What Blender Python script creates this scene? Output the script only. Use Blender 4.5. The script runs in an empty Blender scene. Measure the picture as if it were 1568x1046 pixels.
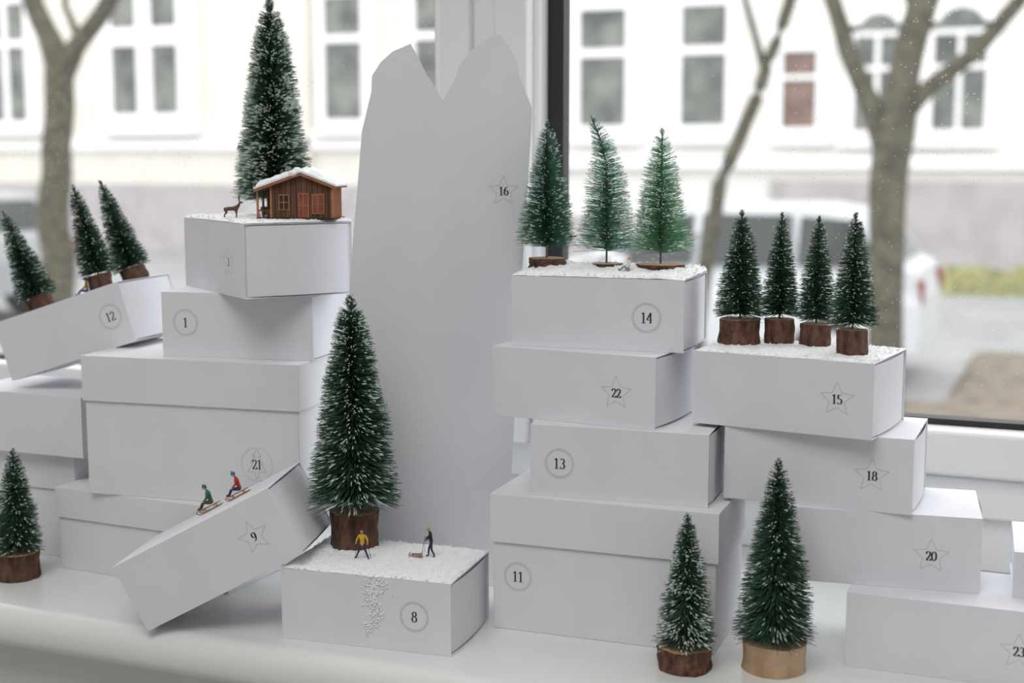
import bpy, math, random, bmesh
from mathutils import Vector, Matrix, Euler, noise
S=0.001
sc=bpy.context.scene
col=sc.collection
R=math.radians
# ------------------------------------------------------------------ materials
def nm(name):
    m=bpy.data.materials.new(name); m.use_nodes=True
    nt=m.node_tree; b=nt.nodes['Principled BSDF']
    return m,nt,b
def mat(name,c1,c2=None,rough=.6,scale=50,bump=0,bscale=None,spec=.5,detail=4,metal=0,lo=.35,hi=.65,stretch=None,coord='Object'):
    m,nt,b=nm(name)
    b.inputs['Roughness'].default_value=rough
    b.inputs['Specular IOR Level'].default_value=spec
    b.inputs['Metallic'].default_value=metal
    N=nt.nodes;L=nt.links
    c1=tuple(c1)+(1,)
    b.inputs['Base Color'].default_value=c1
    tc=N.new('ShaderNodeTexCoord'); src=tc.outputs[coord]
    if stretch:
        mp=N.new('ShaderNodeMapping'); mp.inputs['Scale'].default_value=stretch; L.new(src,mp.inputs[0]); src=mp.outputs[0]
    if c2 is not None:
        n=N.new('ShaderNodeTexNoise'); n.inputs['Scale'].default_value=scale; n.inputs['Detail'].default_value=detail
        L.new(src,n.inputs['Vector'])
        r=N.new('ShaderNodeValToRGB'); r.color_ramp.elements[0].position=lo; r.color_ramp.elements[1].position=hi
        r.color_ramp.elements[0].color=c1; r.color_ramp.elements[1].color=tuple(c2)+(1,)
        L.new(n.outputs['Fac'],r.inputs[0]); L.new(r.outputs[0],b.inputs['Base Color'])
    if bump:
        n2=N.new('ShaderNodeTexNoise'); n2.inputs['Scale'].default_value=bscale or scale; n2.inputs['Detail'].default_value=3
        L.new(src,n2.inputs['Vector'])
        bp=N.new('ShaderNodeBump'); bp.inputs['Strength'].default_value=bump; bp.inputs['Distance'].default_value=.0005
        L.new(n2.outputs['Fac'],bp.inputs['Height']); L.new(bp.outputs[0],b.inputs['Normal'])
    return m
M_card=mat('white_card',(.79,.795,.845),(.82,.825,.87),rough=.75,scale=25,bump=.08,bscale=1500,spec=.25)
M_card2=mat('white_card_warm',(.78,.785,.81),(.81,.815,.84),rough=.75,scale=25,bump=.08,bscale=1500,spec=.25)
M_mount=mat('mountain_card',(.79,.795,.845),(.82,.825,.87),rough=.8,scale=20,bump=.1,bscale=1200,spec=.2)
M_ink=mat('black_ink',(.03,.03,.035),rough=.6)
M_greyink=mat('grey_ink',(.42,.42,.47),rough=.7)
M_snow=mat('fake_snow',(.92,.935,.95),(.98,.985,.99),rough=.55,scale=900,bump=.6,bscale=1400)
M_frost=mat('frost_tips',(.55,.68,.59),(.88,.92,.89),rough=.6,scale=300)
M_g1=mat('bristle_green_dark',(.016,.052,.031),(.04,.105,.06),rough=.55,scale=300)
M_g2=mat('bristle_green_mid',(.065,.145,.09),(.12,.23,.145),rough=.5,scale=300)
M_gl1=mat('bristle_teal',(.03,.15,.105),(.08,.28,.19),rough=.5,scale=300)
M_gl2=mat('bristle_teal_light',(.17,.40,.30),(.34,.58,.46),rough=.5,scale=300)
M_gy=mat('bristle_leaf_green',(.06,.24,.10),(.2,.45,.2),rough=.5,scale=300)
M_wire=mat('twisted_wire',(.15,.14,.12),rough=.4,metal=.8)
M_bark=mat('bark',(.04,.020,.013),(.15,.075,.048),rough=.9,scale=220,bump=1,bscale=350,stretch=(1,1,.35))
M_bark2=mat('bark_red',(.06,.024,.017),(.18,.09,.058),rough=.9,scale=260,bump=1,bscale=400,stretch=(1,1,.4))
M_cut=mat('cut_wood',(.36,.23,.14),(.55,.40,.26),rough=.8,scale=300)
M_pine=mat('peeled_wood',(.42,.26,.15),(.60,.43,.28),rough=.6,scale=70,bump=.25,stretch=(1,1,.35))
M_white=mat('white_paint',(.80,.81,.82),(.84,.845,.85),rough=.35,scale=6)
M_sill=mat('sill_paint',(.78,.79,.78),(.83,.835,.825),rough=.28,scale=5)
M_gasket=mat('rubber_gasket',(.012,.013,.015),rough=.5)
M_wall=mat('room_wall',(.74,.74,.73),(.78,.78,.77),rough=.9,scale=4)
M_floor=mat('room_floor',(.50,.49,.47),(.6,.585,.56),rough=.5,scale=3,stretch=(1,12,1))
# ------------------------------------------------------------------ mesh builder
class MB:
    def __init__(s): s.v=[];s.f=[];s.m=[]
    def add(s,vs,fs,mi=0):
        o=len(s.v); s.v+= [tuple(v) for v in vs]; s.f+=[tuple(i+o for i in f) for f in fs]; s.m+=[mi]*len(fs)
    def box(s,c,d,mi=0,rot=None):
        vs=[]
        for x in(-.5,.5):
            for y in(-.5,.5):
                for z in(-.5,.5):
                    v=Vector((x*d[0],y*d[1],z*d[2]))
                    if rot is not None: v=rot@v
                    vs.append(v+Vector(c))
        s.add(vs,[(0,1,3,2),(4,6,7,5),(0,4,5,1),(2,3,7,6),(0,2,6,4),(1,5,7,3)],mi)
    def tube(s,p,r,mi=0,n=8,cap=True):
        p=[Vector(q) for q in p]
        vs=[]
        for i,q in enumerate(p):
            d=(p[min(i+1,len(p)-1)]-p[max(i-1,0)]).normalized()
            a=d.cross(Vector((0.13,.2,1)) if abs(d.z)<.95 else Vector((1,.1,0))).normalized(); b=d.cross(a)
            rr=r[i] if isinstance(r,(list,tuple)) else r
            for k in range(n):
                t=2*math.pi*k/n; vs.append(q+a*rr*math.cos(t)+b*rr*math.sin(t))
        fs=[]
        for i in range(len(p)-1):
            for k in range(n):
                fs.append((i*n+k,i*n+(k+1)%n,(i+1)*n+(k+1)%n,(i+1)*n+k))
        if cap: fs.append(tuple(range(n))[::-1]); fs.append(tuple((len(p)-1)*n+k for k in range(n)))
        s.add(vs,fs,mi)
    def ball(s,c,r,mi=0,n=10,m=7,sc3=(1,1,1)):
        vs=[];fs=[];c=Vector(c)
        for j in range(m+1):
            ph=math.pi*j/m
            for k in range(n):
                t=2*math.pi*k/n
                vs.append(c+Vector((r*sc3[0]*math.sin(ph)*math.cos(t),r*sc3[1]*math.sin(ph)*math.sin(t),r*sc3[2]*math.cos(ph))))
        for j in range(m):
            for k in range(n):
                fs.append((j*n+k,(j+1)*n+k,(j+1)*n+(k+1)%n,j*n+(k+1)%n))
        s.add(vs,fs,mi)
    def obj(s,name,mats,loc=(0,0,0),rot=(0,0,0),parent=None,smooth=False,scale=S,fix=False):
        me=bpy.data.meshes.new(name)
        me.from_pydata([(v[0]*scale,v[1]*scale,v[2]*scale) for v in s.v],[],s.f)
        for m in mats: me.materials.append(m)
        me.polygons.foreach_set('material_index',s.m)
        if smooth: me.polygons.foreach_set('use_smooth',[True]*len(s.f))
        me.update()
        if fix:
            bm=bmesh.new(); bm.from_mesh(me); bmesh.ops.remove_doubles(bm,verts=bm.verts,dist=1e-7)
            bmesh.ops.recalc_face_normals(bm,faces=bm.faces); bm.to_mesh(me); bm.free()
        o=bpy.data.objects.new(name,me); col.objects.link(o)
        o.location=Vector(loc)*S if scale==S else Vector(loc); o.rotation_euler=rot
        if parent: o.parent=parent
        return o
def bevel(o,w,seg=2,ang=30):
    b=o.modifiers.new('bevel','BEVEL'); b.width=w; b.segments=seg; b.limit_method='ANGLE'; b.angle_limit=R(ang)
    for p in o.data.polygons: p.use_smooth=True
    try:
        w2=o.modifiers.new('wn','WEIGHTED_NORMAL'); w2.keep_sharp=True
    except Exception: pass
# ------------------------------------------------------------------ numbers
def arc(cx,cy,rx,ry,a0,a1,n=18):
    return [(cx+rx*math.cos(R(a0+(a1-a0)*i/n)),cy+ry*math.sin(R(a0+(a1-a0)*i/n))) for i in range(n+1)]
DIG={
'0':[arc(.28,.5,.22,.48,90,450,30)],
'1':[[(.27,.98),(.27,.02)],[(.27,.98),(.17,.88),(.08,.84)],[(.08,.01),(.46,.01)]],
'2':[[(.07,.72)]+arc(.27,.73,.19,.25,170,-30,16)+[(.3,.36),(.08,.05)],[(.06,.035),(.5,.035)],[(.06,.05),(.5,.05)],[(.5,.03),(.52,.2)]],
'3':[arc(.26,.74,.18,.23,150,-90,16),arc(.25,.27,.22,.25,90,-155,18)],
'4':[[(.38,.98),(.38,.02)],[(.38,.98),(.03,.3)],[(.03,.3),(.54,.3)],[(.26,.01),(.5,.01)]],
'5':[[(.12,.97),(.46,.97)],[(.12,.97),(.11,.55)],[(.11,.55)]+arc(.26,.3,.23,.28,120,-150,18)],
'6':[arc(.28,.3,.21,.28,90,450,26),[(.08,.3),(.09,.55),(.17,.78),(.3,.92),(.45,.98)]],
'8':[arc(.28,.75,.17,.22,90,450,24),arc(.28,.27,.21,.26,90,450,26)],
'9':[arc(.28,.69,.21,.28,90,450,26),[(.48,.69),(.47,.44),(.39,.21),(.26,.07),(.1,.02)]],
}
def ribbon(mb,pts,wfun,y,mi):
    n=len(pts); L=[];Rr=[]
    for i in range(n):
        a=Vector(pts[max(i-1,0)]);b=Vector(pts[min(i+1,n-1)]); d=(b-a)
        if d.length<1e-9: d=Vector((1,0))
        d.normalize(); w=wfun(d); nn=Vector((-d.y,d.x))
        p=Vector(pts[i]); L.append(p+nn*w);Rr.append(p-nn*w)
    vs=[(p.x,y,p.y) for p in L]+[(p.x,y,p.y) for p in Rr]
    mb.add(vs,[(i,i+1,n+i+1,n+i) for i in range(n-1)],mi)
def label(parent,num,cx,cz,y,kind='circle',dh=None,r=9.2,name='number_label'):
    mb=MB()
    if dh is None: dh=5.6 if kind=='star' else 6.6
    bold=.066 if kind=='star' else .05
    w=len(num)*.56*dh; x0=cx-w/2+.01*dh; z0=cz-dh/2
    for ch in num:
        for st in DIG[ch]:
            ribbon(mb,[(x0+p[0]*dh,z0+p[1]*dh) for p in st],lambda d:.025*dh+bold*dh*abs(d.y)**1.5,y,0)
        x0+=.56*dh
    if kind in('circle','treecircle'):
        n=46
        for i in range(n):
            a0=2*math.pi*i/n
            px=cx+r*.9*math.cos(a0);pz=cz+r*.9*math.sin(a0);q=.2
            if kind=='circle': mb.add([(px-q,y,pz-q),(px+q,y,pz-q),(px+q,y,pz+q),(px-q,y,pz+q)],[(0,1,2,3)],0)
        ribbon(mb,[(cx+r*math.cos(2*math.pi*i/48),cz+r*math.sin(2*math.pi*i/48)) for i in range(49)],lambda d:.09,y,1)
    if kind=='star':
        pts=[]
        for i in range(11):
            rr=r*1.12 if i%2==0 else r*.52; a=R(90+36*i); pts.append((cx+rr*math.cos(a),cz+rr*math.sin(a)))
        for i in range(10): ribbon(mb,[pts[i],pts[i+1]],lambda d:.1,y,1)
    if kind=='treecircle':
        q=[(0,.9),(-.28,.5),(-.12,.5),(-.45,.05),(-.25,.05),(-.62,-.45),(-.1,-.45),(-.1,-.8),(.1,-.8),(.1,-.45),(.62,-.45),(.25,.05),(.45,.05),(.12,.5),(.28,.5),(0,.9)]
        for i in range(len(q)-1): ribbon(mb,[(cx+q[i][0]*r,cz+q[i][1]*r),(cx+q[i+1][0]*r,cz+q[i+1][1]*r)],lambda d:.12,y,1)
    return mb.obj(name,[M_ink,M_greyink],parent=parent)
# ------------------------------------------------------------------ boxes
def tuck_box(x,y,z,psi,tau=0,W=111.3,D=71.5,H=44.7,num=None,kind='circle',fx=.8,fz=.5,mt=None,seed=0):
    bm=bmesh.new()
    bmesh.ops.create_cube(bm,size=1)
    for v in bm.verts: v.co=Vector((v.co.x*W,v.co.y*D,(v.co.z+.5)*H))
    ends=[f for f in bm.faces if abs(f.normal.x)>.9]
    for f in ends:
        nrm=f.normal.copy()
        bmesh.ops.inset_region(bm,faces=[f],thickness=.75)
        bmesh.ops.inset_region(bm,faces=[f],thickness=.12)
        for v in f.verts: v.co-=nrm*1.6
        bmesh.ops.inset_region(bm,faces=[f],thickness=4)
        for v in f.verts: v.co+=nrm*.6
    for v in bm.verts: v.co*=S
    me=bpy.data.meshes.new('cardboard_box'); bm.to_mesh(me); bm.free()
    me.materials.append(mt or M_card)
    o=bpy.data.objects.new('cardboard_box',me); col.objects.link(o)
    bevel(o,.0004,2,50)
    fl=MB()
    n=10; w=D-3.8; h=H-2.8
    f=lambda t: W/2-1.1+2.1*math.sin(math.pi*t)**.7
    for i in range(n):
        a=i/n;b=(i+1)/n
        y0=-w/2+w*a;y1=-w/2+w*b
        fl.add([(f(a),y0,1.4),(f(b),y1,1.4),(f(b),y1,1.4+h),(f(a),y0,1.4+h)],[(0,1,2,3)],0)
    fl.obj('end_flap',[mt or M_card],parent=o,smooth=True,fix=True)
    if num: label(o,num,-W/2+fx*W,fz*H,-D/2-.12,kind)
    o.location=(x*S,y*S,z*S); o.rotation_euler=(0,-R(tau),R(psi))
    return o
def lid_box(x,y,z,psi,W,D,H,hl,num=None,kind='circle',fx=.5,fz=.4,r=9.2,mt=None):
    e=bpy.data.objects.new('cardboard_box',None); col.objects.link(e); e.empty_display_size=.02
    m=mt or M_card2
    mb=MB(); mb.box((0,0,(H-2)/2),(W-3.2,D-3.2,H-2)); b=mb.obj('box_base',[m],parent=e,fix=True); bevel(b,.0005)
    t=.9
    mb=MB()
    o=[(-W/2,-D/2),(W/2,-D/2),(W/2,D/2),(-W/2,D/2)]; i_=[(a[0]*(1-2*t/W),a[1]*(1-2*t/D)) for a in o]
    vs=[(a[0],a[1],H) for a in o]+[(a[0],a[1],H-hl) for a in o]+[(a[0],a[1],H-hl) for a in i_]+[(a[0],a[1],H-t) for a in i_]
    fs=[(0,1,2,3),(15,14,13,12)]
    for k in range(4):
        n=(k+1)%4
        fs+=[(k,4+k,4+n,n),(4+k,8+k,8+n,4+n),(8+k,12+k,12+n,8+n)]
    mb.add(vs,fs); l=mb.obj('box_lid',[m],parent=e,fix=True); bevel(l,.0006)
    if num: label(e,num,-W/2+fx*W,fz*H,-D/2+1.48,kind,r=r)
    e.location=(x*S,y*S,z*S); e.rotation_euler=(0,0,R(psi))
    return e
H=44.7
b8=tuck_box(-397,751.5,0,5.1,num='8',fx=.79,fz=.5)
lid_box(-266.5,821,0,2.1,145.1,82,87.2,31,'11','circle',.125,.40)
tuck_box(-260.5,824,87.2,4.7,num='13',fx=.17,fz=.47,mt=M_card2)
tuck_box(-288.1,833.2,131.9,-4.8,num='22',kind='star',fx=.77,fz=.47)
b14=tuck_box(-282.7,847.8,176.6,3.5,num='14',fx=.79,fz=.47)
tuck_box(-64.2,832.8,0,.8,num='23',kind='star',fx=.855,fz=.48)
tuck_box(-109.4,849.7,H,7.3,num='20',kind='star',fx=.76,fz=.46,W=115)
tuck_box(-142.2,849.4,2*H,.1,num='18',kind='star',fx=.79,fz=.48)
b15=tuck_box(-159.4,844,3*H,-7.4,num='15',kind='star',fx=.81,fz=.5)
tuck_box(66,840,0,-3)
tuck_box(23,862,H,4,H=27)
lid_box(-601.4,820.9,0,-2.3,150.7,96.5,60.2,22)
lid_box(-568,826.6,60.2,6.8,165.2,97.9,98.5,32,'21','treecircle',.8,.29,r=11.5)
tuck_box(-540.7,833,158.7,9.2,num='1',fx=.16,fz=.53)
B3=tuck_box(-532,832,203.4,-36,W=120,D=77,H=49,num='3',kind='star',fx=.75,fz=.46)
B9=tuck_box(-493,735,28.0,16,28,W=114.5,D=73.5,H=46,num='9',kind='star',fx=.8,fz=.5)
B12=tuck_box(-685,840,147.5,6.1,17.8,num='12',fx=.87,fz=.5)
tuck_box(-719,824,79.5,.8,H=44.7)
lid_box(-742,842,0,1,124,90,79.5,28)
# ------------------------------------------------------------------ mountain cut-out
A=Vector((-462,798));Bv=Vector((-352,868)); dv=(Bv-A).normalized(); ang=math.atan2(dv.y,dv.x)
pr=[(1,0),(3,95),(7,150),(12,193),(16,240),(20,280),(23,312),(29.5,338),(30,348),(36,357),(44,364),(50,366.5),(55.5,369),(61,359),(66,349),(71,342),(73.5,338),(76,332.5),(80,339),(84.5,346),(87.5,356),(92,361),(99,368),(106,373),(111,375.5),(116,375),(119,370),(123,364),(126.5,357),(127.5,350),(130,343),(133,336),(136,329),(136.3,322),(135,300),(133,270),(131,240),(128,180),(124,110),(121,50),(120,0)]
mb=MB(); n=len(pr); t=1.3
mb.add([(p[0],0,p[1]) for p in pr]+[(p[0],t,p[1]) for p in pr],[tuple(range(n)),tuple(range(2*n-1,n-1,-1))]+[(i,(i+1)%n,n+(i+1)%n,n+i) for i in range(n)])
mo=mb.obj('mountain_cutout',[M_mount],loc=(A.x,A.y,0),rot=(0,0,ang),fix=True)
label(mo,'16',117,273,-.15,'star',dh=5.8)
# ------------------------------------------------------------------ bottle-brush trees
def stump(mb,r,h,mi_side,mi_top,rnd,flare=.06,rg=1.0):
    n=26;m=6;vs=[];ph=rnd.random()*50
    for j in range(m+1):
        for k in range(n):
            a=2*math.pi*k/n
            q=(noise.noise(Vector((math.cos(a)*2.2+ph,math.sin(a)*2.2,j*.25)))*.13+noise.noise(Vector((math.cos(a)*7+ph,math.sin(a)*7,j*.8)))*.07)*rg
            rr=r*(1+q+flare*abs(j/m-.5))
            vs.append((rr*math.cos(a),rr*math.sin(a),h*j/m+(noise.noise(Vector((a*2,ph,0)))*.04*h if j==m else 0)))
    fs=[(j*n+k,j*n+(k+1)%n,(j+1)*n+(k+1)%n,(j+1)*n+k) for j in range(m) for k in range(n)]
    mb.add(vs,fs,mi_side)
    c=[(p[0]*.9,p[1]*.9,p[2]+.25) for p in vs[m*n:]]
    mb.add(vs[m*n:]+c+[(0,0,h+.3)],[(k,(k+1)%n,n+(k+1)%n,n+k) for k in range(n)]+[(n+k,n+(k+1)%n,2*n) for k in range(n)],mi_top)
    mb.add(vs[:n],[tuple(range(n))[::-1]],mi_side)
def tree(loc,h,sr,sh,fr,z0,n=2500,rows=20,elev=0.0,snow=.25,seed=1,th=.2,top=.10,greens=None,side=None,topm=None,bend=(0,0),rot=(0,0,0),parent=None,droop=0,spread=.30,snowr=.42,pw=.72,rg=1.0,name='bottle_brush_tree',topsnow=1.0):
    rnd=random.Random(seed); mb=MB()
    g=greens or [M_g1,M_g2]
    mats=[g[0],g[1],M_frost,side or M_bark,topm or M_cut,M_wire]
    if sr: stump(mb,sr,sh,3,4,rnd,rg=rg)
    def axis(t,j=.1):
        b=max(0,t-.5)/.5
        return Vector((bend[0]*b*b+rnd.uniform(-j,j),bend[1]*b*b,z0+(h-z0)*t))
    pts=[Vector((0,0,sh*.6))]+[axis(i/10*.975) for i in range(11)]
    mb.tube(pts,[.7]*6+[.5]*6,5,6)
    ph0=rnd.random()*6.28
    V=mb.v;F=mb.f;Mi=mb.m
    for i in range(n):
        u=rnd.random(); t=(1-(1-u)**(1/(1+pw))) if rnd.random()<.85 else rnd.random()
        strand=rnd.randint(0,1)*math.pi
        a=rnd.random()*6.283
        k=round(t*rows-(a-ph0+strand)/6.283)
        tt=(k+(a-ph0+strand)/6.283)/rows+rnd.gauss(0,spread*.5)/rows
        if tt<0 or tt>1: continue
        rad=fr*((1-tt)**pw*(1-top)+top)
        ln=rad*rnd.uniform(.80,1.08)*(1+.14*noise.noise(Vector((a*1.3,tt*6,seed))))
        e=elev+rnd.gauss(0,.09)+(tt**3)*.45-droop*(1-tt)
        if tt>.93: e+=.5+rnd.random()*.4
        p=axis(tt)
        d=Vector((math.cos(a)*math.cos(e),math.sin(a)*math.cos(e),math.sin(e)))
        q=p+d*ln; q.z-=droop*ln*.15
        sd=Vector((-math.sin(a),math.cos(a),0)); up=d.cross(sd)
        b0=len(V)
        for c in range(3):
            an=c*2.094; V.append(tuple(p+(sd*math.cos(an)+up*math.sin(an))*th))
        for c in range(3):
            an=c*2.094; V.append(tuple(q+(sd*math.cos(an)+up*math.sin(an))*th*.7))
        mi=0 if rnd.random()<.6 else 1
        for c in range(3):
            F.append((b0+c,b0+(c+1)%3,b0+3+(c+1)%3,b0+3+c)); Mi.append(mi)
        cl=noise.noise(Vector((a*2.2+seed,tt*rows*1.1,seed*3.1)))*.5+.5
        pr_=snow*(2.2 if cl>.56 else .25)*(1+1.3*topsnow*tt**2)
        if rnd.random()<pr_:
            f0=rnd.uniform(.60,.84); c0=p+(q-p)*f0; c1=p+(q-p)*1.02; cm=c0+(c1-c0)*.6; rr=rnd.uniform(.6,1.25)*snowr
            b0=len(V); V.append(tuple(c0)); 
            for c in range(4):
                an=c*1.5708; V.append(tuple(cm+(sd*math.cos(an)+up*math.sin(an))*rr))
            V.append(tuple(c1))
            for c in range(4):
                F.append((b0,b0+1+(c+1)%4,b0+1+c)); F.append((b0+5,b0+1+c,b0+1+(c+1)%4)); Mi+= [2,2]
    return mb.obj(name,mats,loc=loc,rot=rot,parent=parent)
tree((-429,768,44.7),162,15,25,29.5,34,n=8600,rows=23,droop=.18,elev=.05,snow=.16,seed=3,th=.22,snowr=.52,pw=.64)
tree((-537,852,252.4),151,9,8,27.5,14,n=8500,rows=23,elev=.06,droop=.03,snow=.34,seed=4,pw=.60,th=.22,snowr=.5)
tree((-205,758,0),91,15,13.5,18,17,n=3600,rows=16,droop=.16,snow=.28,seed=5,side=M_bark2,pw=.72)
tree((-157,777,0),123,18,17,24,23,n=6000,rows=22,droop=.16,snow=.09,seed=6,side=M_pine,topm=M_cut,pw=.76,rg=.35)
tree((-689,747,0),92,14,19,18.5,22,n=3400,rows=16,droop=.12,snow=.14,seed=7,pw=.68)
z=134.1+H
tree((-200,856,z),83,12.5,16,17,19,n=2900,rows=16,droop=.05,snow=.11,seed=8,side=M_bark2)
tree((-177,866,z),82,9,16,13.5,19,n=2300,rows=16,droop=.05,snow=.10,seed=9,side=M_bark2)
tree((-154,866,z),80,9.5,14,13.5,17,n=2300,rows=16,droop=.05,snow=.10,seed=10,side=M_bark2)
tree((-127,835,z),84,8.7,15,15.5,19,n=2700,rows=16,droop=.08,snow=.11,seed=11,side=M_bark2)
z=221.3
tl=dict(elev=.14,th=.15,snowr=.38,droop=.02,spread=.28,pw=.74)
tree((-331,858,z),97,12,8,20.5,15,n=3300,rows=13,seed=12,snow=.15,greens=[M_gl1,M_g2],**tl)
tree((-292,866,z),101,10,5,21,13,n=2300,rows=12,seed=13,snow=.26,greens=[M_gl1,M_gl2],bend=(-12,0),**tl)
tree((-254,862,z),91,15,6,22,13,n=2500,rows=12,seed=14,snow=.26,greens=[M_gy,M_gl2],**tl)
tp=dict(parent=B12,snow=.10,droop=.06)
tree((35,-25,H),77,8.5,10,14.5,12,n=2600,rows=16,seed=15,rot=(0,R(2),0),**tp)
tree((45,6,H),79,9.5,10,15,12,n=2600,rows=16,seed=16,rot=(0,R(-3),0),**tp)
tree((-20,-24,H),77,9.5,9,15.5,11,n=2600,rows=16,seed=17,rot=(0,R(-5),0),**tp)
# ------------------------------------------------------------------ snow
def snow_patch(parent,W,D,H,fun,seed,grains=500,hmax=1.3,spill=None,name='snow_layer'):
    rnd=random.Random(seed); mb=MB()
    nx=int(W/1.1); ny=int(D/1.1)
    def hh(x,y):
        b=fun(x/W+.5,y/D+.5)
        q=noise.noise(Vector((x*.09+seed,y*.09,0)))*.5+noise.noise(Vector((x*.3+seed,y*.3,5)))*.3
        return (b+q*.8)
    idx={};vs=[]
    for i in range(nx+1):
        for j in range(ny+1):
            x=-W/2+W*i/nx;y=-D/2+D*j/ny; h=hh(x,y)
            ed=min(1,min(W/2-abs(x),D/2-abs(y))/2.2+.2)
            vs.append((x,y,H+max(-.3,min(1.3,h))*hmax*ed+(rnd.random()*.5*ed if h>0 else 0))); idx[i,j]=h
    fs=[]
    for i in range(nx):
        for j in range(ny):
            if max(idx[i,j],idx[i+1,j],idx[i,j+1],idx[i+1,j+1])>0.02:
                a=i*(ny+1)+j; fs.append((a,a+ny+1,a+ny+2,a+1))
    mb.add(vs,fs)
    def grain(c,r):
        q=[(r,0,0),(0,r,0),(-r,0,0),(0,-r,0),(0,0,r),(0,0,-r)]
        rx=Euler((rnd.random()*6,rnd.random()*6,0)).to_matrix()
        mb.add([Vector(c)+rx@Vector(v) for v in q],[(0,1,4),(1,2,4),(2,3,4),(3,0,4),(1,0,5),(2,1,5),(3,2,5),(0,3,5)])
    for _ in range(grains):
        x=rnd.uniform(-W/2,W/2);y=rnd.uniform(-D/2,D/2);h=hh(x,y)
        if h>-.3: grain((x,y,H+max(0,min(h,1.3))*hmax+.3),rnd.uniform(.3,.8))
    if spill:
        for (sx,sz,w,hh_,cnt) in spill:
            for _ in range(cnt):
                grain((rnd.gauss(sx,w),-D/2-.15-rnd.random()*.3,min(H,max(.3,rnd.gauss(sz,hh_)))),rnd.uniform(.35,.9))
    return mb.obj(name,[M_snow],parent=parent,smooth=False)
snow_patch(b8,111,71.5,H,lambda u,v:.8-1.3*max(0,u-.74)*(1.5-v)-.9*max(0,.14-v)*3,1,1100,2.2,[(6,40,3.8,3,150),(6,32,2.8,4,160),(7,22,2.4,5,110),(3,13,2.2,2.5,60)])
snow_patch(b14,111,71.5,H,lambda u,v:.75+.7*(v-.5)-2.0*max(0,u-.88)-.5*max(0,.2-u),2,900,4.0)
snow_patch(B3,120,77,49,lambda u,v:.75-.2*abs(u-.5),3,900,2.4)
snow_patch(b15,111,71.5,H,lambda u,v:.28-1.0*max(0,.3-v)-1.2*max(0,u-.8),4,600,2.0)
# ------------------------------------------------------------------ cabin
M_cab=mat('cabin_boards',(.10,.045,.022),(.19,.09,.045),rough=.7,scale=250,stretch=(1,1,.1))
M_cabd=mat('cabin_dark',(.035,.018,.012),rough=.8)
M_cabo=mat('cabin_orange',(.36,.14,.055),(.45,.2,.09),rough=.7,scale=200,stretch=(1,1,.15))
M_cabr=mat('cabin_window_red',(.20,.045,.03),(.3,.09,.06),rough=.4,scale=150)
mb=MB()
w,d,h,pk=42,25,22,30
mb.box((0,0,.6),(w+3,d+3,1.2),1)
P=[(-w/2,1),(w/2,1),(w/2,h),(0,pk),(-w/2,h)]
mb.add([(p[0],-d/2,p[1]) for p in P]+[(p[0],d/2,p[1]) for p in P],[(0,1,2,3,4),(9,8,7,6,5),(0,5,6,1),(0,4,9,5)],0)
mb.add([(w/2,-d/2,1),(w/2,d/2,1),(w/2,d/2,h),(w/2,-d/2,h)],[(0,1,2,3)],2)
for i in range(23):
    x=-w/2+.8+i*(w-1.6)/22; zt=h+(pk-h)*(1-abs(x)/(w/2))-.6
    mb.box((x,-d/2-.18,(1+zt)/2),(.35,.36,zt-1),1 if i%2 else 0)
for i in range(9): mb.box((w/2+.15,-d/2+1.5+i*2.7,h/2),(.3,.3,h-2),0)
for x in (-w/2,w/2): mb.box((x,-d/2-.3,h/2),(1.3,1.3,h),2)
for (cx,cz,ww,hw,m_) in [(1.5,9.5,6,15,3),(11.5,10.5,7,12,3),(-12,11.5,6,9,1)]:
    mb.box((cx,-d/2-.5,cz),(ww+1.4,.7,hw+1.4),2); mb.box((cx,-d/2-.75,cz),(ww,.7,hw),m_)
    mb.box((cx,-d/2-1.1,cz),(.5,.4,hw),2); mb.box((cx,-d/2-1.15,cz),(ww,.4,.5),2)
mb.box((-w/2-5,0,.6),(10,d+3,1.2),1); mb.box((-w/2-5,d/2-1,10),(10,1,18),1)
for yy in(-d/2,0,d/2-2): mb.box((-w/2-9.5,yy,9.5),(1.2,1.2,18),2 if yy<-5 else 0)
mb.box((-w/2-9.5,-2,6),(.7,d-4,.8),0); mb.box((-w/2-4.5,-d/2,6),(9,.7,.8),0)
for i in range(4): mb.box((-w/2-1.5-i*2.2,-d/2,3.5),(.5,.5,5),0)
def slab(x0,z0,x1,z1,th,mi,y0,y1,off=0,bumpy=False):
    dx=x1-x0;dz=z1-z0;l=math.hypot(dx,dz);nx,nz=-dz/l,dx/l
    if nz<0:nx,nz=-nx,-nz
    nn=14;mm=8;vs=[]
    for k in range(2):
        for i in range(nn+1):
            for j in range(mm+1):
                a=i/nn;b=j/mm;e=min(a+.3,1-a,b,1-b)
                tt=off+(th*k)
                if bumpy and k: tt=off+th*min(1,.35+e*6)*(1+.6*noise.noise(Vector((x0+dx*a,y0+(y1-y0)*b,1))*.2))
                vs.append((x0+dx*a+nx*tt,y0+(y1-y0)*b,z0+dz*a+nz*tt))
    fs=[];q=(nn+1)*(mm+1)
    for i in range(nn):
        for j in range(mm):
            a=i*(mm+1)+j; fs.append((a,a+1,a+mm+2,a+mm+1)); fs.append((q+a,q+a+mm+1,q+a+mm+2,q+a+1))
    for i in range(nn):
        a=i*(mm+1); fs.append((a,a+mm+1,q+a+mm+1,q+a)); a+=mm; fs.append((a,q+a,q+a+mm+1,a+mm+1))
    for j in range(mm):
        a=j; fs.append((a,q+a,q+a+1,a+1)); a=nn*(mm+1)+j; fs.append((a,a+1,q+a+1,q+a))
    mb.add(vs,fs,mi)
sl=(pk-h)/(w/2)
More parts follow.
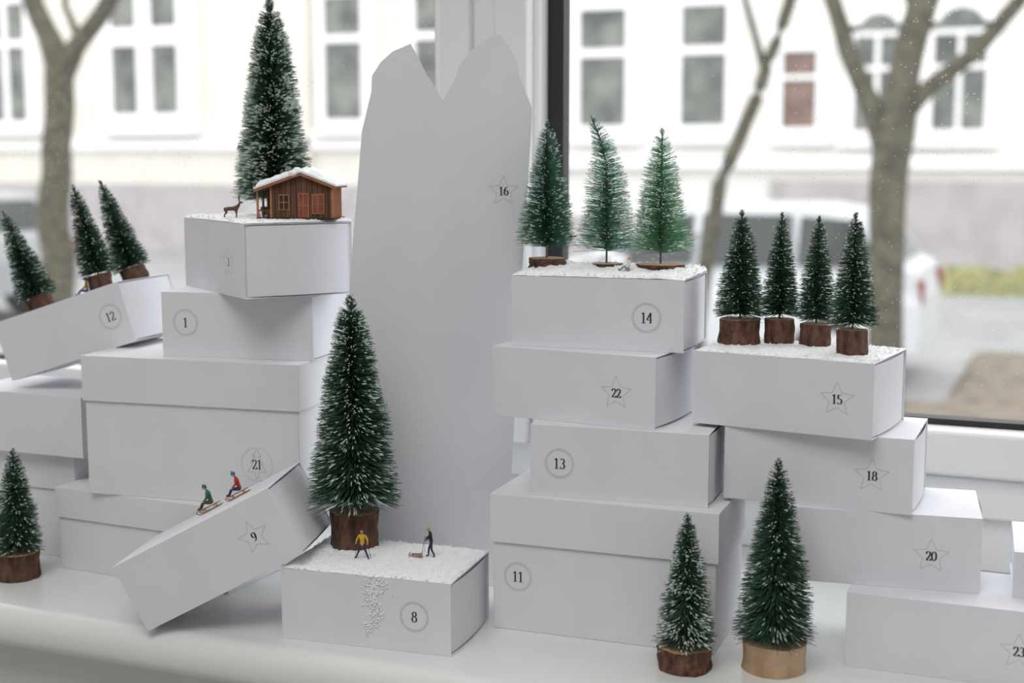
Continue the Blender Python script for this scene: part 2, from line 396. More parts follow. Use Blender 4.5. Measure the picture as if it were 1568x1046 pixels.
for (xa,xb) in ((0,-w/2-11),(0,w/2+3)):
    za=pk+.2; zb=pk+.2-sl*abs(xb)*(.92 if xb<0 else 1)
    slab(xa,za,xb,zb,1.1,0,-d/2-3,d/2+3)
    slab(xa,za-.7,xb,zb-.7,1.2,2,-d/2-3.3,-d/2-2.9)
    slab(xa,za,xb*.99,zb+.1,3.6,4,-d/2-2.9,d/2+3,1.1,True)
mb.ball((-5,-d/2-1,pk+.6),3,4,sc3=(1.3,1,.8))
cab=mb.obj('toy_log_cabin',[M_cab,M_cabd,M_cabo,M_cabr,M_snow],loc=(-491,820,254),rot=(0,0,R(15)),fix=False)
# ------------------------------------------------------------------ skinned figures
def skin_mesh(verts,edges,radii,root=0,sub=2):
    me=bpy.data.meshes.new('t'); me.from_pydata(verts,edges,[]); o=bpy.data.objects.new('t',me); col.objects.link(o)
    sk=o.modifiers.new('s','SKIN'); sk.use_smooth_shade=True
    for i,v in enumerate(me.skin_vertices[0].data):
        r=radii[i]; v.radius=(r,r) if not isinstance(r,tuple) else r; v.use_root=(i==root)
    ss=o.modifiers.new('ss','SUBSURF'); ss.levels=sub; ss.render_levels=sub
    dg=bpy.context.evaluated_depsgraph_get(); dg.update(); ev=o.evaluated_get(dg); m=ev.to_mesh()
    vs=[tuple(v.co) for v in m.vertices]; fs=[tuple(p.vertices) for p in m.polygons]
    ev.to_mesh_clear(); bpy.data.objects.remove(o); bpy.data.meshes.remove(me)
    return vs,fs
def nearest_mat(c,segs):
    best=1e9;bm=0
    for a,b,r,mi in segs:
        ab=b-a;t=max(0,min(1,(c-a).dot(ab)/max(ab.length_squared,1e-9))); dd=(c-(a+ab*t)).length-r
        if dd<best: best=dd;bm=mi
    return bm
def person(name,loc,rotz,pose,mats,hat=None,parent=None,rot=None,extra=None,sc=1.0):
    # mats: 0 skin 1 jacket 2 trousers 3 boots 4 hair/hat 5 wood 6 dark
    J=dict(pel=(0,0,10),wst=(0,0,11.6),chs=(0,0,14.4),nck=(0,0,16.6),hd=(0,0,17.4),
      sL=(-1.9,0,15.6),eL=(-2.7,.1,12.9),wL=(-2.8,-.6,10.4),sR=(1.9,0,15.6),eR=(2.7,.1,12.9),wR=(2.8,-.6,10.4),
      hL=(-.95,0,9.5),kL=(-1.05,-.2,5.3),aL=(-1.1,.1,1.0),tL=(-1.15,-1.5,.45),hR=(.95,0,9.5),kR=(1.05,-.2,5.3),aR=(1.1,.1,1.0),tR=(1.15,-1.5,.45))
    J.update(pose)
    J={k:Vector(v) for k,v in J.items()}
    Rr=dict(pel=1.35,wst=1.25,chs=1.6,nck=.62,hd=.6,sL=.85,eL=.62,wL=.42,sR=.85,eR=.62,wR=.42,hL=1.0,kL=.72,aL=.5,tL=.45,hR=1.0,kR=.72,aR=.5,tR=.45)
    E=[('pel','wst',1),('wst','chs',1),('chs','nck',1),('nck','hd',0),('chs','sL',1),('sL','eL',1),('eL','wL',1),('chs','sR',1),('sR','eR',1),('eR','wR',1),
       ('pel','hL',2),('hL','kL',2),('kL','aL',2),('aL','tL',3),('pel','hR',2),('hR','kR',2),('kR','aR',2),('aR','tR',3)]
    ks=[k for k in J if k in Rr]; ix={k:i for i,k in enumerate(ks)}
    vs,fs=skin_mesh([tuple(J[k]) for k in ks],[(ix[a],ix[b]) for a,b,_ in E],[Rr[k] for k in ks],ix['pel'],2)
    segs=[(J[a],J[b],(Rr[a]+Rr[b])/2,m) for a,b,m in E]
    mb=MB(); mb.v+=vs
    for f in fs:
        c=sum((Vector(vs[i]) for i in f),Vector())/len(f); mb.f.append(f); mb.m.append(nearest_mat(c,segs))
    up=(J['hd']-J['nck']).normalized(); hc=J['hd']+up*1.05; fw=Vector(pose.get('face',(0,-1,0))).normalized()
    fw=(fw-up*fw.dot(up)).normalized(); sd=up.cross(fw)
    def hp(a,b,c): return hc+sd*a+fw*b+up*c
    n=12;m=9;hv=[];hf=[];hm=[]
    for j in range(m+1):
        ph=math.pi*j/m
        for k in range(n):
            t=2*math.pi*k/n; x=math.sin(ph)*math.cos(t);y=math.sin(ph)*math.sin(t);zz=math.cos(ph)
            wj=1-.22*max(0,-zz)
            hv.append(hp(1.02*x*wj,1.2*y*wj,1.38*zz))
    for j in range(m):
        for k in range(n):
            t=2*math.pi*(k+.5)/n; zz=math.cos(math.pi*(j+.5)/m); y=math.sin(t)
            hf.append((j*n+k,(j+1)*n+k,(j+1)*n+(k+1)%n,j*n+(k+1)%n)); hm.append(4 if (zz>.45 or (y<.05 and zz>-.45)) else 0)
    o=len(mb.v); mb.v+=[tuple(v) for v in hv]; mb.f+=[tuple(i+o for i in f) for f in hf]; mb.m+=hm
    mb.ball(hp(0,1.25,-.1),.24,0,6,4); 
    for s_ in(-1,1):
        mb.ball(hp(.38*s_,1.08,.15),.14,6,6,4); mb.ball(hp(1.02*s_,0,-.05),.26,0,6,4)
    mb.box(hp(0,1.1,-.6),(.5,.12,.12),6)
    if hat:
        mb.ball(hp(0,-.05,.62),1.18,4,12,7,sc3=(1,1.05,.85)); mb.ball(hp(0,0,1.75),.4,4,8,5)
    for w_,e_ in(('wL','eL'),('wR','eR')):
        d=(J[w_]-J[e_]).normalized(); a=d.cross(Vector((0,1,.1))).normalized(); b=d.cross(a)
        p=J[w_]+d*.35; mb.tube([J[w_],p+d*.45],[.36,.42],0,6)
        for k,ll in enumerate((.75,.9,.85,.6)):
            q=p+d*.4+a*(.17*(k-1.5)); mb.tube([q,q+d*ll*.5+b*.08,q+d*ll*.8+b*.3],[.11,.1,.07],0,5)
        q=p+a*.3; mb.tube([q,q+a*.25+d*.3,q+a*.25+d*.55+b*.2],[.12,.11,.08],0,5)
    if extra: extra(mb,J)
    for i,v in enumerate(mb.v): mb.v[i]=(v[0]*sc,v[1]*sc,v[2]*sc)
    return mb.obj(name,mats,loc=loc,rot=rot or (0,0,R(rotz)),parent=parent,smooth=True)
def c(name,col_,rough=.6): return mat(name,col_,rough=rough)
M_skin=c('figurine_skin',(.62,.36,.25)); M_yel=c('paint_yellow',(.68,.42,.04)); M_navy=c('paint_navy',(.02,.03,.06)); M_blk=c('paint_black',(.012,.012,.014))
M_red=c('paint_red',(.45,.02,.02)); M_grn=c('paint_green',(.03,.13,.06)); M_blu=c('paint_blue',(.04,.14,.4)); M_brn=c('paint_brown',(.1,.05,.03)); M_wood=c('toy_wood',(.42,.22,.10)); M_blond=c('paint_blond',(.5,.33,.12)); M_gry=c('paint_grey',(.3,.32,.34)); M_wht=c('paint_white',(.75,.75,.72))
def poles(mb,J):
    for w_,x in(('wL',-1),('wR',1)):
        p=J[w_]+Vector((0,0,-.5)); mb.tube([p+Vector((0,-.2,.8)),Vector((p.x*1.25+x*.5,p.y+2.2,.1))],.14,6,6)
person('skier_figurine',(-409,742,46.6),10,dict(pel=(0,0,9.3),wst=(0,-.1,11),chs=(0,-.5,13.9),nck=(0,-.8,16.1),hd=(0,-.95,16.9),
   sL=(-1.9,-.5,15.1),eL=(-3.2,-.6,12.8),wL=(-3.4,-2.0,11),sR=(1.9,-.5,15.1),eR=(3.3,.1,12.8),wR=(3.7,-1.2,10.8),
   hL=(-1,0,8.9),kL=(-2.4,-.4,5),aL=(-4.1,.2,1),tL=(-5.0,-1.1,.5),hR=(1,0,8.9),kR=(2.3,-.6,5),aR=(3.6,.2,1),tR=(4.2,-1.3,.5),face=(-.5,-1,0)),
   [M_skin,M_yel,M_navy,M_blk,M_brn,M_wood,M_blk],extra=poles)
def sled(mb,cx,cy,cz,L=11,W=4.5,mi=5,rz=0):
    rot=Matrix.Rotation(rz,3,'Z')
    def T(p): return rot@Vector(p)+Vector((cx,cy,cz))
    for s_ in(-1,1):
        mb.tube([T((L/2,s_*W/2,.3)),T((-L/2+1.5,s_*W/2,.3)),T((-L/2,s_*W/2,1.0)),T((-L/2-.5,s_*W/2,2.2)),T((-L/2+.3,s_*W/2,2.8))],.3,mi,6)
        for x in(-L/4,L/4): mb.tube([T((x,s_*W/2,.3)),T((x,s_*W/2*.8,1.9))],.25,mi,6)
    for k in range(4): mb.box(T((.4,-W/2+.6+k*(W-1.2)/3,2.05)),(L*.85,.8,.4),mi,rot=rot)
    for x in(-L/4,L/4): mb.box(T((x,0,1.75)),(.6,W,.4),mi,rot=rot)
def pullsled(mb,J):
    sled(mb,.5,-9.5,0,L=8,W=3.6,rz=R(90))
    mb.tube([J['wL'],Vector((-1.2,-4.5,4)),Vector((-.4,-6,2))],.1,6,5); 
    mb.tube([J['wR']+Vector((0,0,3)),J['wR']+Vector((.2,-2.4,-9.5))],.14,6,5)
person('walker_with_sled_figurine',(-371,762,46.4),-70,dict(pel=(0,0,9.8),chs=(0,-.6,14.2),nck=(0,-1.1,16.3),hd=(0,-1.4,17.1),wst=(0,-.2,11.5),
   sL=(-1.9,-.6,15.4),eL=(-2.4,-1.6,13),wL=(-2,-3.8,11.6),sR=(1.9,-.6,15.4),eR=(2.4,-1.4,13),wR=(2,-3.6,11.2),
   kL=(-1,-1.6,5.4),aL=(-1,-2.0,1),tL=(-1,-3.6,.5),kR=(1,.2,5.2),aR=(1,2.2,1.2),tR=(1,1.0,.4)),
   [M_skin,M_blk,M_navy,M_blk,M_blond,M_wood,M_blk],extra=pullsled)
sit=dict(pel=(0,0,3.6),wst=(0,.5,5.1),chs=(0,.9,7.9),nck=(0,.9,10.1),hd=(0,.8,10.9),sL=(-1.9,.8,9.1),eL=(-2.8,-.2,6.9),wL=(-2.2,-2.6,6),sR=(1.9,.8,9.1),eR=(2.8,-.2,6.9),wR=(2.2,-2.6,6),
   hL=(-1,0,3.6),kL=(-1.3,-4,5.4),aL=(-1.3,-6.9,2.6),tL=(-1.3,-7.9,3.7),hR=(1,0,3.6),kR=(1.3,-4,5.4),aR=(1.3,-6.9,2.6),tR=(1.3,-7.9,3.7))
def sled2(mb,J): sled(mb,0,-2,0,L=13,W=4.6,rz=R(90))
person('sledding_figurine',(-1,14,46),-85,sit,[M_skin,M_grn,M_brn,M_blk,M_grn,M_wood,M_blk],hat=True,parent=B9,extra=sled2,sc=1.25)
person('sledding_figurine',(23,8,46),-80,sit,[M_skin,M_red,M_navy,M_blk,M_blu,M_wood,M_blk],hat=True,parent=B9,extra=sled2,sc=1.2)
sitg={k:(v[0],v[1],v[2]-2.2) for k,v in sit.items()}
person('sitting_figurine',(21,-23,H),-60,sitg,[M_skin,M_yel,M_blu,M_blk,M_brn,M_wood,M_blk],parent=B12,sc=1.1)
person('sitting_figurine',(-268,838,224.2),-60,sitg,[M_skin,M_wht,M_gry,M_blk,M_yel,M_wood,M_blk],sc=.8)
def deer(loc,rotz,k_=1.15):
    P=dict(rump=(-3.2,0,5.6),mid=(0,0,5.5),chest=(2.8,0,5.8),neck=(4.2,0,7.6),head=(4.9,0,9.2),muz=(6.6,0,8.7),tail=(-4.2,0,5.9))
    for s_,n_ in((-1,'l'),(1,'r')):
        P['hh'+n_]=(-3.1,.9*s_,4.4);P['hk'+n_]=(-2.4,1*s_,3.5);P['ho'+n_]=(-3.8,1*s_,2.2);P['hf'+n_]=(-3.4,1*s_,.2)
        P['fs'+n_]=(2.7,.9*s_,4.2);P['fk'+n_]=(2.9,.9*s_,2.3);P['ff'+n_]=(2.8,.9*s_,.2)
    rad=dict(rump=1.25,mid=1.2,chest=1.45,neck=.75,head=.72,muz=.4,tail=.3)
    for n_ in'lr': rad.update({'hh'+n_:.75,'hk'+n_:.55,'ho'+n_:.28,'hf'+n_:.24,'fs'+n_:.55,'fk'+n_:.3,'ff'+n_:.24})
    E=[('rump','mid'),('mid','chest'),('chest','neck'),('neck','head'),('head','muz'),('rump','tail')]
    for n_ in'lr': E+=[('rump','hh'+n_),('hh'+n_,'hk'+n_),('hk'+n_,'ho'+n_),('ho'+n_,'hf'+n_),('chest','fs'+n_),('fs'+n_,'fk'+n_),('fk'+n_,'ff'+n_)]
    ks=list(P);ix={k:i for i,k in enumerate(ks)}
    vs,fs=skin_mesh([P[k] for k in ks],[(ix[a],ix[b]) for a,b in E],[rad[k] for k in ks],ix['mid'],2)
    mb=MB(); mb.add(vs,fs,0)
    for s_ in(-1,1):
        mb.tube([(4.7,.3*s_,9.8),(4.2,1.1*s_,11.2),(4.8,1.9*s_,12.8),(5.4,1.7*s_,13.8)],[.24,.22,.18,.1],1,5)
        mb.tube([(4.25,1.1*s_,11.2),(5.2,1.3*s_,12.2)],[.18,.1],1,5); mb.tube([(4.6,1.6*s_,12.3),(3.8,2.1*s_,13.4)],[.17,.1],1,5)
        mb.tube([(4.6,.5*s_,9.6),(4.1,1.3*s_,9.9)],[.28,.08],0,5)
        mb.ball((5.3,.5*s_,9.4),.13,2,6,4)
    mb.v=[(v[0]*k_,v[1]*k_,v[2]*k_) for v in mb.v]
    mb.obj('deer_figurine',[M_brn,M_brn,M_blk],loc=loc,rot=(0,0,R(rotz)),smooth=True)
deer((-543,807,253.6),25,1.25)
# ------------------------------------------------------------------ window, sill, room
mb=MB(); prof=[(1040,0),(700,0)]+[(700-15*math.sin(R(a)),-15+15*math.cos(R(a))) for a in range(10,91,10)]+[(685,-19),(687,-24),(692,-26),(1040,-26)]
n=len(prof); x0,x1=-1500,600
mb.add([(x0,p[0],p[1]) for p in prof]+[(x1,p[0],p[1]) for p in prof],[tuple(range(n)),tuple(range(2*n-1,n-1,-1))]+[(i,(i+1)%n,n+(i+1)%n,n+i) for i in range(n)])
sill=mb.obj('window_sill',[M_sill],fix=True); bevel(sill,.0005,1,60)
e=bpy.data.objects.new('window_1',None); col.objects.link(e)
XL,XR,ZT=-1480,560,1650
def part(nm_,bx,m,bv=.0025):
    mb=MB()
    for c_,d_ in bx: mb.box(c_,d_)
    o=mb.obj(nm_,[m],parent=e); 
    if bv: bevel(o,bv,3,40)
    return o
def span(x0,x1,y0,y1,z0,z1): return ((x0+x1)/2,(y0+y1)/2,(z0+z1)/2),(x1-x0,y1-y0,z1-z0)
part('frame_bottom',[span(XL,XR,1022,1075,0,40)],M_white)
part('frame_bottom_step',[span(XL,XR,1014,1070,40.3,70)],M_white)
part('sash_bottom_right',[span(-402,XR,1006,1060,71,104)],M_white,.004)
part('sash_bottom_left',[span(XL,-486,1006,1060,71,104)],M_white,.004)
part('mullion',[span(-487,-397,1012,1068,70,ZT)],M_white,.003)
part('mullion_step_left',[span(-480,-452,1003,1014,70,ZT)],M_white,.003)
part('mullion_step_right',[span(-430,-402,998,1014,70,ZT)],M_white,.003)
part('sash_side_right',[span(470,XR,1006,1060,104,ZT)],M_white)
part('sash_side_left',[span(XL,XL+80,1006,1060,104,ZT)],M_white)
part('frame_top',[span(XL,XR,1006,1070,ZT,ZT+80)],M_white)
part('gasket_right',[span(-397,-384,1030,1044,104,ZT),span(-397,470,1028,1044,104,108.5)],M_gasket,0)
part('gasket_left',[span(-490,-487,1020,1044,104,ZT),span(XL+80,-487,1028,1044,104,107)],M_gasket,0)
mg,nt,b=nm('dusty_hazed_glass'); N=nt.nodes;L=nt.links  # dust specks plus an even pale veil painted in as haze
for nd in list(N):
    if nd.type!='OUTPUT_MATERIAL': N.remove(nd)
out=[nd for nd in N if nd.type=='OUTPUT_MATERIAL'][0]
tr=N.new('ShaderNodeBsdfTransparent'); tr.inputs[0].default_value=(.97,.98,.975,1)
df=N.new('ShaderNodeBsdfDiffuse'); df.inputs[0].default_value=(.8,.8,.8,1)
tl_=N.new('ShaderNodeBsdfTranslucent'); tl_.inputs[0].default_value=(.9,.9,.9,1)
ad=N.new('ShaderNodeMixShader'); L.new(df.outputs[0],ad.inputs[1]); L.new(tl_.outputs[0],ad.inputs[2])
tc=N.new('ShaderNodeTexCoord'); vo=N.new('ShaderNodeTexVoronoi'); vo.inputs['Scale'].default_value=240; vo.inputs['Randomness'].default_value=1
L.new(tc.outputs['Object'],vo.inputs['Vector'])
no=N.new('ShaderNodeTexNoise'); no.inputs['Scale'].default_value=9; L.new(tc.outputs['Object'],no.inputs['Vector'])
mr=N.new('ShaderNodeMapRange'); mr.inputs[1].default_value=.34; mr.inputs[2].default_value=.75; mr.inputs[3].default_value=.05; mr.inputs[4].default_value=.2
L.new(no.outputs['Fac'],mr.inputs[0])
lt=N.new('ShaderNodeMath'); lt.operation='LESS_THAN'; L.new(vo.outputs['Distance'],lt.inputs[0]); L.new(mr.outputs[0],lt.inputs[1])
mu=N.new('ShaderNodeMath'); mu.operation='MULTIPLY_ADD'; mu.inputs[1].default_value=.30; mu.inputs[2].default_value=.045; L.new(lt.outputs[0],mu.inputs[0])
mx=N.new('ShaderNodeMixShader'); L.new(mu.outputs[0],mx.inputs[0]); L.new(tr.outputs[0],mx.inputs[1]); L.new(ad.outputs[0],mx.inputs[2]); L.new(mx.outputs[0],out.inputs[0])
for nm_,xa,xb in(('glass_right',-385,475),('glass_left',XL+70,-489)):
    mb=MB(); mb.add([(xa,1038,103),(xb,1038,103),(xb,1038,ZT),(xa,1038,ZT)],[(0,1,2,3)]); mb.obj(nm_,[mg],parent=e)
def slabo(name,x0,x1,y0,y1,z0,z1,m):
    mb=MB(); cc,dd=span(x0,x1,y0,y1,z0,z1); mb.box(cc,dd); return mb.obj(name,[m],fix=True)
RX0,RX1,RY0,RZ0,RZ1=-2400,1900,-2600,-800,1900
mb=MB()
for a in[(RX0,XL,1000,1150,RZ0,RZ1),(XR,RX1,1000,1150,RZ0,RZ1),(XL,XR,1000,1150,ZT+80,RZ1),(XL,XR,716,1150,RZ0,-27)]:
    cc,dd=span(*a); mb.box(cc,dd)
mb.obj('wall_front',[M_wall])
slabo('wall_back',RX0,RX1,RY0-100,RY0,RZ0,RZ1,M_wall); slabo('wall_left',RX0-100,RX0,RY0,1000,RZ0,RZ1,M_wall); slabo('wall_right',RX1,RX1+100,RY0,1000,RZ0,RZ1,M_wall)
slabo('floor',RX0-100,RX1+100,RY0-100,1150,RZ0-60,RZ0,M_floor); slabo('ceiling',RX0-100,RX1+100,RY0-100,1150,RZ1,RZ1+100,M_wall)
# ------------------------------------------------------------------ outdoors (metres)
GZ=-1.65
M_fac=mat('render_cream',(.70,.66,.595),(.75,.715,.65),rough=.9,scale=1.5)
M_facw=mat('render_white',(.76,.745,.71),(.79,.775,.745),rough=.9,scale=1.5)
M_pl=mat('plinth_grey',(.38,.355,.355),(.46,.43,.43),rough=.9,scale=2)
M_tw=mat('window_white',(.88,.88,.87),rough=.6)
M_pane=mat('dark_pane',(.055,.065,.06),(.20,.21,.185),rough=.15,scale=1.6)
M_paneb=mat('brown_curtain',(.10,.055,.042),(.22,.14,.115),rough=.4,scale=2)
M_road=mat('asphalt',(.26,.26,.27),(.34,.34,.34),rough=.9,scale=2)
M_earth=mat('leafy_verge',(.14,.115,.09),(.23,.195,.15),rough=1,scale=6)
M_hedge=mat('hedge_leaf',(.15,.16,.06),(.33,.31,.14),rough=.9,scale=8)
M_tbark=mat('street_tree_bark',(.05,.045,.03),(.11,.10,.068),rough=.95,scale=14,bump=.5,bscale=20)
M_carw=mat('car_paint_silver',(.58,.60,.62),rough=.3,spec=.6); M_carg=mat('car_glass',(.03,.036,.036),rough=.15); M_tyre=mat('tyre',(.03,.03,.03),rough=.8); M_tail=mat('tail_light',(.22,.015,.015),rough=.3)
FY=24.0
mb=MB()
def bx(x0,x1,y0,y1,z0,z1,mi): mb.box(((x0+x1)/2,(y0+y1)/2,(z0+z1)/2),(x1-x0,y1-y0,z1-z0),mi)
bx(-45,-10.2,FY,FY+8,GZ,9,0); bx(-10.2,14,FY-.05,FY+8.1,GZ,9.1,1)
bx(-45,-10.25,FY-.08,FY+.1,GZ,-.25,2); bx(-5.1,14,FY-.15,FY,GZ,-.1,2); bx(-10.2,-5.1,FY-.12,FY,GZ,-.75,2)
bx(-45,-10.25,FY-.15,FY+.1,.45,.65,3); bx(-10.2,14,FY-.25,FY,.1,.32,3)
bx(-14.35,-14.2,FY-.15,FY+.1,GZ,9,0)
def win(x0,x1,z0,z1,pm=4,cols=2,tr=.65,fw=.09,arch=False):
    y=FY-.06
    bx(x0-.16,x1+.16,y-.12,y+.1,z0-.14,z1+.16,3)
    bx(x0-.24,x1+.24,y-.26,y+.1,z0-.24,z0-.15,3)
    bx(x0,x1,y-.14,y-.05,z0,z1,pm)
    w=(x1-x0)/cols
    for i in range(cols+1): bx(x0+i*w-fw/2,x0+i*w+fw/2,y-.19,y-.10,z0,z1,3)
    zt=z0+(z1-z0)*tr
    for zz in(z0,zt,z1): bx(x0-.01,x1+.01,y-.21,y-.09,zz-fw/2,zz+fw/2,3)
    if arch:
        r=(x1-x0)/2+.14; cx=(x0+x1)/2; k=14
        for (rr,yy,mi) in((r,y-.12,3),(r-.2,y-.15,pm)):
            vs=[(cx+rr*math.cos(math.pi*i/k),yy,z1+rr*math.sin(math.pi*i/k)) for i in range(k+1)]
            mb.add(vs,[tuple(range(k+1))],mi)
win(-22.2,-21.0,1.0,3.6,fw=.14)
win(-19.0,-17.0,1.0,3.8,cols=2,fw=.36,tr=.62)
win(-25.6,-24.2,1.0,3.6); win(-13.85,-12.9,.95,3.4,fw=.14,cols=1); win(-11.9,-10.9,.95,3.4,fw=.14,cols=1)
win(-8.62,-7.62,.78,2.95,cols=1,tr=.62,fw=.14); win(-6.75,-5.82,.78,2.95,cols=1,tr=.62,fw=.14)
win(-4.95,-4.3,.75,2.1,pm=5,cols=1,fw=.08)
win(-3.75,-2.95,.7,2.3,arch=True,fw=.08); win(-2.5,-1.6,.7,2.3,arch=True,fw=.08)
for x in(-.6,1.2,3.2,5.2,7.2): win(x,x+1,.78,2.95)
for x in(-22,-18.5,-13.5,-8.6,-6.7,-4.2,-2,.5,3): win(x,x+1.1,4.6,6.9)
mb.obj('building_facade',[M_fac,M_facw,M_pl,M_tw,M_pane,M_paneb],scale=1)
slabo('street_ground',-50000,25000,1200,60000,GZ*1000-200,GZ*1000,M_road)
def rough_slab(x0,x1,y0,y1,z,h,nx,ny,sd):
    vs=[];fs=[]
    for i in range(nx+1):
        for j in range(ny+1):
            x=x0+(x1-x0)*i/nx;y=y0+(y1-y0)*j/ny; e_=0 if i in(0,nx) or j in(0,ny) else 1
            vs.append((x,y,z+e_*h*(1+.5*noise.noise(Vector((x*3,y*3,sd))))))
    for i in range(nx):
        for j in range(ny): a=i*(ny+1)+j; fs.append((a,a+ny+1,a+ny+2,a+1))
    mb.add(vs,fs,0)
mb=MB(); rough_slab(-2.0,8,8.2,11.4,GZ-.02,.06,60,30,1); mb.obj('leafy_verge',[M_earth],scale=1)
mb=MB(); rough_slab(-1.05,8,11.4,14.5,GZ-.02,.06,60,30,1); mb.obj('leafy_verge',[M_earth],scale=1)
mb=MB(); rough_slab(-3.2,9,20.6,21.6,GZ-.02,.34,90,10,2); mb.obj('hedge',[M_hedge],scale=1)
def streettree(paths):
    mb=MB()
    for pts,rs in paths:
        P=[];Q=[]
        for i in range(len(pts)-1):
            for k in range(4):
                t=k/4; p=Vector(pts[i]).lerp(Vector(pts[i+1]),t); rr=rs[i]*(1-t)+rs[i+1]*t
                p+=Vector((noise.noise(p*2.3),noise.noise(p*2.3+Vector((9,0,0))),0))*rr*.5; P.append(p);Q.append(rr)
        P.append(Vector(pts[-1]));Q.append(rs[-1]); mb.tube(P,Q,0,12)
    mb.obj('street_tree',[M_tbark],smooth=True,scale=1)
Y=7.6
streettree([([(-1.0,Y,GZ),(-.99,Y,-1.1),(-.985,Y,-.3),(-.98,Y,.30),(-.93,Y,.72),(-.84,Y,1.15),(-.7,Y,2.2)],[.12,.095,.092,.10,.08,.075,.06]),
  ([(-.99,Y,.3),(-1.12,Y,.60),(-1.24,Y,.85),(-1.34,Y,1.15),(-1.5,Y,2.0)],[.08,.055,.048,.043,.035]),
  ([(-.95,Y,.5),(-.8,Y,.66),(-.58,Y,.82),(-.38,Y,1.08),(-.1,Y,1.6)],[.06,.043,.04,.038,.03]),
  ([(-.87,Y,1.0),(-.98,Y,1.3),(-1.05,Y,1.8)],[.04,.03,.02])])
Y=10.
streettree([([(-2.7,Y,GZ),(-2.64,Y,-.7),(-2.5,Y,.1),(-2.24,Y,.72),(-2.17,Y,1.0),(-2.0,Y,1.44),(-1.7,Y,2.4)],[.08,.06,.055,.05,.045,.045,.03]),([(-2.2,Y,.9),(-2.4,Y,1.6),(-2.5,Y,2.3)],[.03,.02,.015])])
streettree([([(-8.7,Y,GZ),(-8.62,Y,-.6),(-8.58,Y,.4),(-8.5,Y,1.1),(-8.62,Y,1.4),(-8.78,Y,1.75),(-9,Y,2.6)],[.2,.15,.13,.13,.10,.09,.06]),([(-8.5,Y,1.0),(-8.3,Y,1.25),(-8.15,Y,1.4),(-7.85,Y,1.75),(-7.5,Y,2.5)],[.11,.085,.08,.075,.05]),([(-8.25,Y,1.3),(-8.4,Y,1.6),(-8.35,Y,2.2)],[.04,.03,.02])])
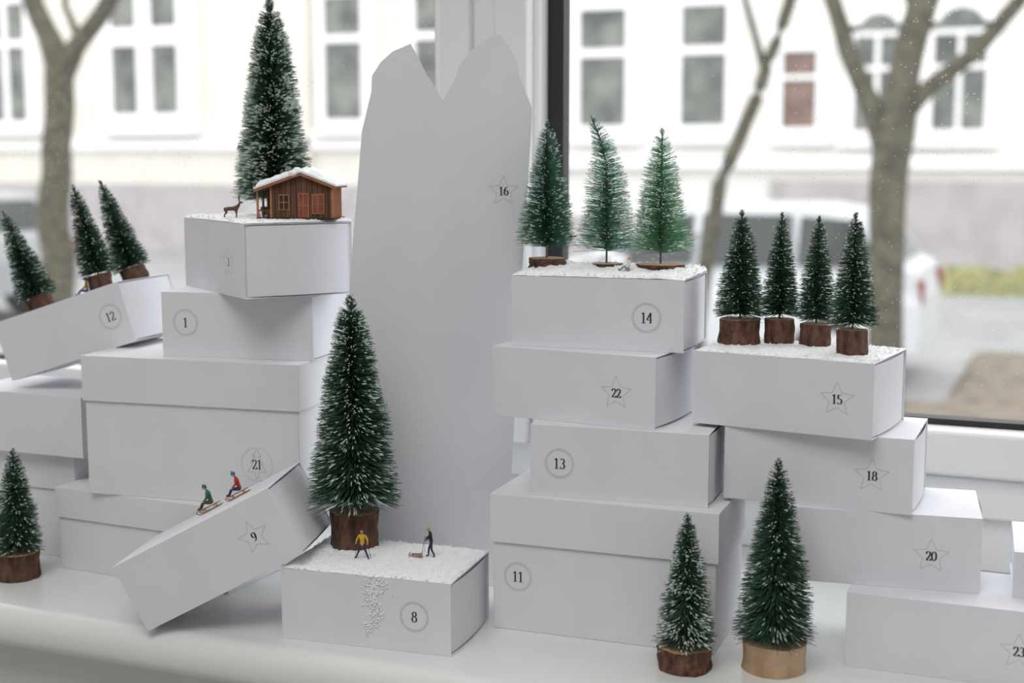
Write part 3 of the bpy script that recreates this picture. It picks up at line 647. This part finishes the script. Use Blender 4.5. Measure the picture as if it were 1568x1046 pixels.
def carf(xr,y,paint=None):
    mb=MB()
    pf=[(0,.35),(-.02,.75),(.04,1.0),(.16,1.06),(.42,1.46),(.9,1.54),(1.9,1.53),(2.35,1.42),(2.95,1.02),(3.75,.9),(3.95,.72),(3.98,.35)]
    n=len(pf); Wd=.84
    L_=[];
    for s_ in(-1,1):
        for (px,pz) in pf:
            tum=.17*max(0,(pz-1.0)/.5); L_.append((-px,s_*(Wd-tum),pz+GZ))
    mb.add(L_,[tuple(range(n)),tuple(range(2*n-1,n-1,-1))]+[(i,(i+1)%n,n+(i+1)%n,n+i) for i in range(n)],0)
    for s_ in(-1,1):
        def sw(pts): mb.add([(-a,s_*(Wd-.17*max(0,(b_-1.0)/.5)+.012),b_+GZ) for a,b_ in pts],[(0,1,2,3)],1)
        sw([(.35,1.06),(1.0,1.04),(1.0,1.45),(.52,1.42)]); sw([(1.07,1.04),(1.85,1.03),(1.85,1.46),(1.07,1.46)]); sw([(1.92,1.03),(2.75,1.02),(2.3,1.38),(1.92,1.46)])
        for wx in(.72,3.2):
            mb.tube([(-wx,s_*(Wd-.2),GZ+.31),(-wx,s_*(Wd+.01),GZ+.31)],.31,2,20); mb.tube([(-wx,s_*(Wd-.1),GZ+.31),(-wx,s_*(Wd+.02),GZ+.31)],.19,0,14)
        mb.box((.0,s_*(Wd-.09),GZ+.84),(.06,.14,.2),3); mb.box((-3.9,s_*(Wd-.2),GZ+.68),(.1,.3,.16),1)
        mb.box((-2.55,s_*(Wd+.06),GZ+1.05),(.15,.16,.12),0)
    mb.add([(-.155,-.62,GZ+1.09),(-.155,.62,GZ+1.09),(-.395,.56,GZ+1.43),(-.395,-.56,GZ+1.43)],[(0,1,2,3)],1)
    return mb.obj('parked_car',[paint or M_carw,M_carg,M_tyre,M_tail],loc=(xr,y,0),scale=1,fix=False)
carf(-1.25,12.5)
carf(-11.6,13.,mat('car_paint_grey',(.34,.35,.36),rough=.35))
# ------------------------------------------------------------------ light
w=bpy.data.worlds.new('overcast'); sc.world=w; w.use_nodes=True; nt=w.node_tree
bg=nt.nodes['Background']; bg.inputs[1].default_value=2.5
tc=nt.nodes.new('ShaderNodeTexCoord'); sx=nt.nodes.new('ShaderNodeSeparateXYZ'); nt.links.new(tc.outputs['Generated'],sx.inputs[0])
rp=nt.nodes.new('ShaderNodeValToRGB'); rp.color_ramp.elements[0].position=.0; rp.color_ramp.elements[0].color=(.95,.955,.96,1); rp.color_ramp.elements[1].position=1; rp.color_ramp.elements[1].color=(.97,.98,1,1)
nt.links.new(sx.outputs['Z'],rp.inputs[0]); nt.links.new(rp.outputs[0],bg.inputs[0])
def area(name,loc,rot,sx_,sy,power,colr,portal=False):
    l=bpy.data.lights.new(name,'AREA'); l.shape='RECTANGLE'; l.size=sx_; l.size_y=sy; l.energy=power; l.color=colr
    o=bpy.data.objects.new(name,l); col.objects.link(o); o.location=loc; o.rotation_euler=rot
    if portal: l.cycles.is_portal=True
    return o
area('window_portal',(-.46,1.2,.85),(R(-90),0,0),2.1,1.75,1,(1,1,1),True)
area('indoor_fill',(-.2,-.6,1.85),(0,0,0),1.4,1.4,25,(1,.985,.97))  # added fill that brightens the box fronts, no actual fixture
# ------------------------------------------------------------------ camera
cd=bpy.data.cameras.new('camera'); cam=bpy.data.objects.new('camera',cd); col.objects.link(cam); sc.camera=cam
cd.sensor_width=36; cd.lens=36*2167.7/1600; cd.clip_start=.02; cd.clip_end=200
cam.location=(0,0,.2955); cam.rotation_euler=(R(90-7.568),0,R(22.535))
cd.dof.use_dof=True; cd.dof.focus_distance=.87; cd.dof.aperture_fstop=6.8
sc.view_settings.view_transform='Standard'; sc.view_settings.look='None'
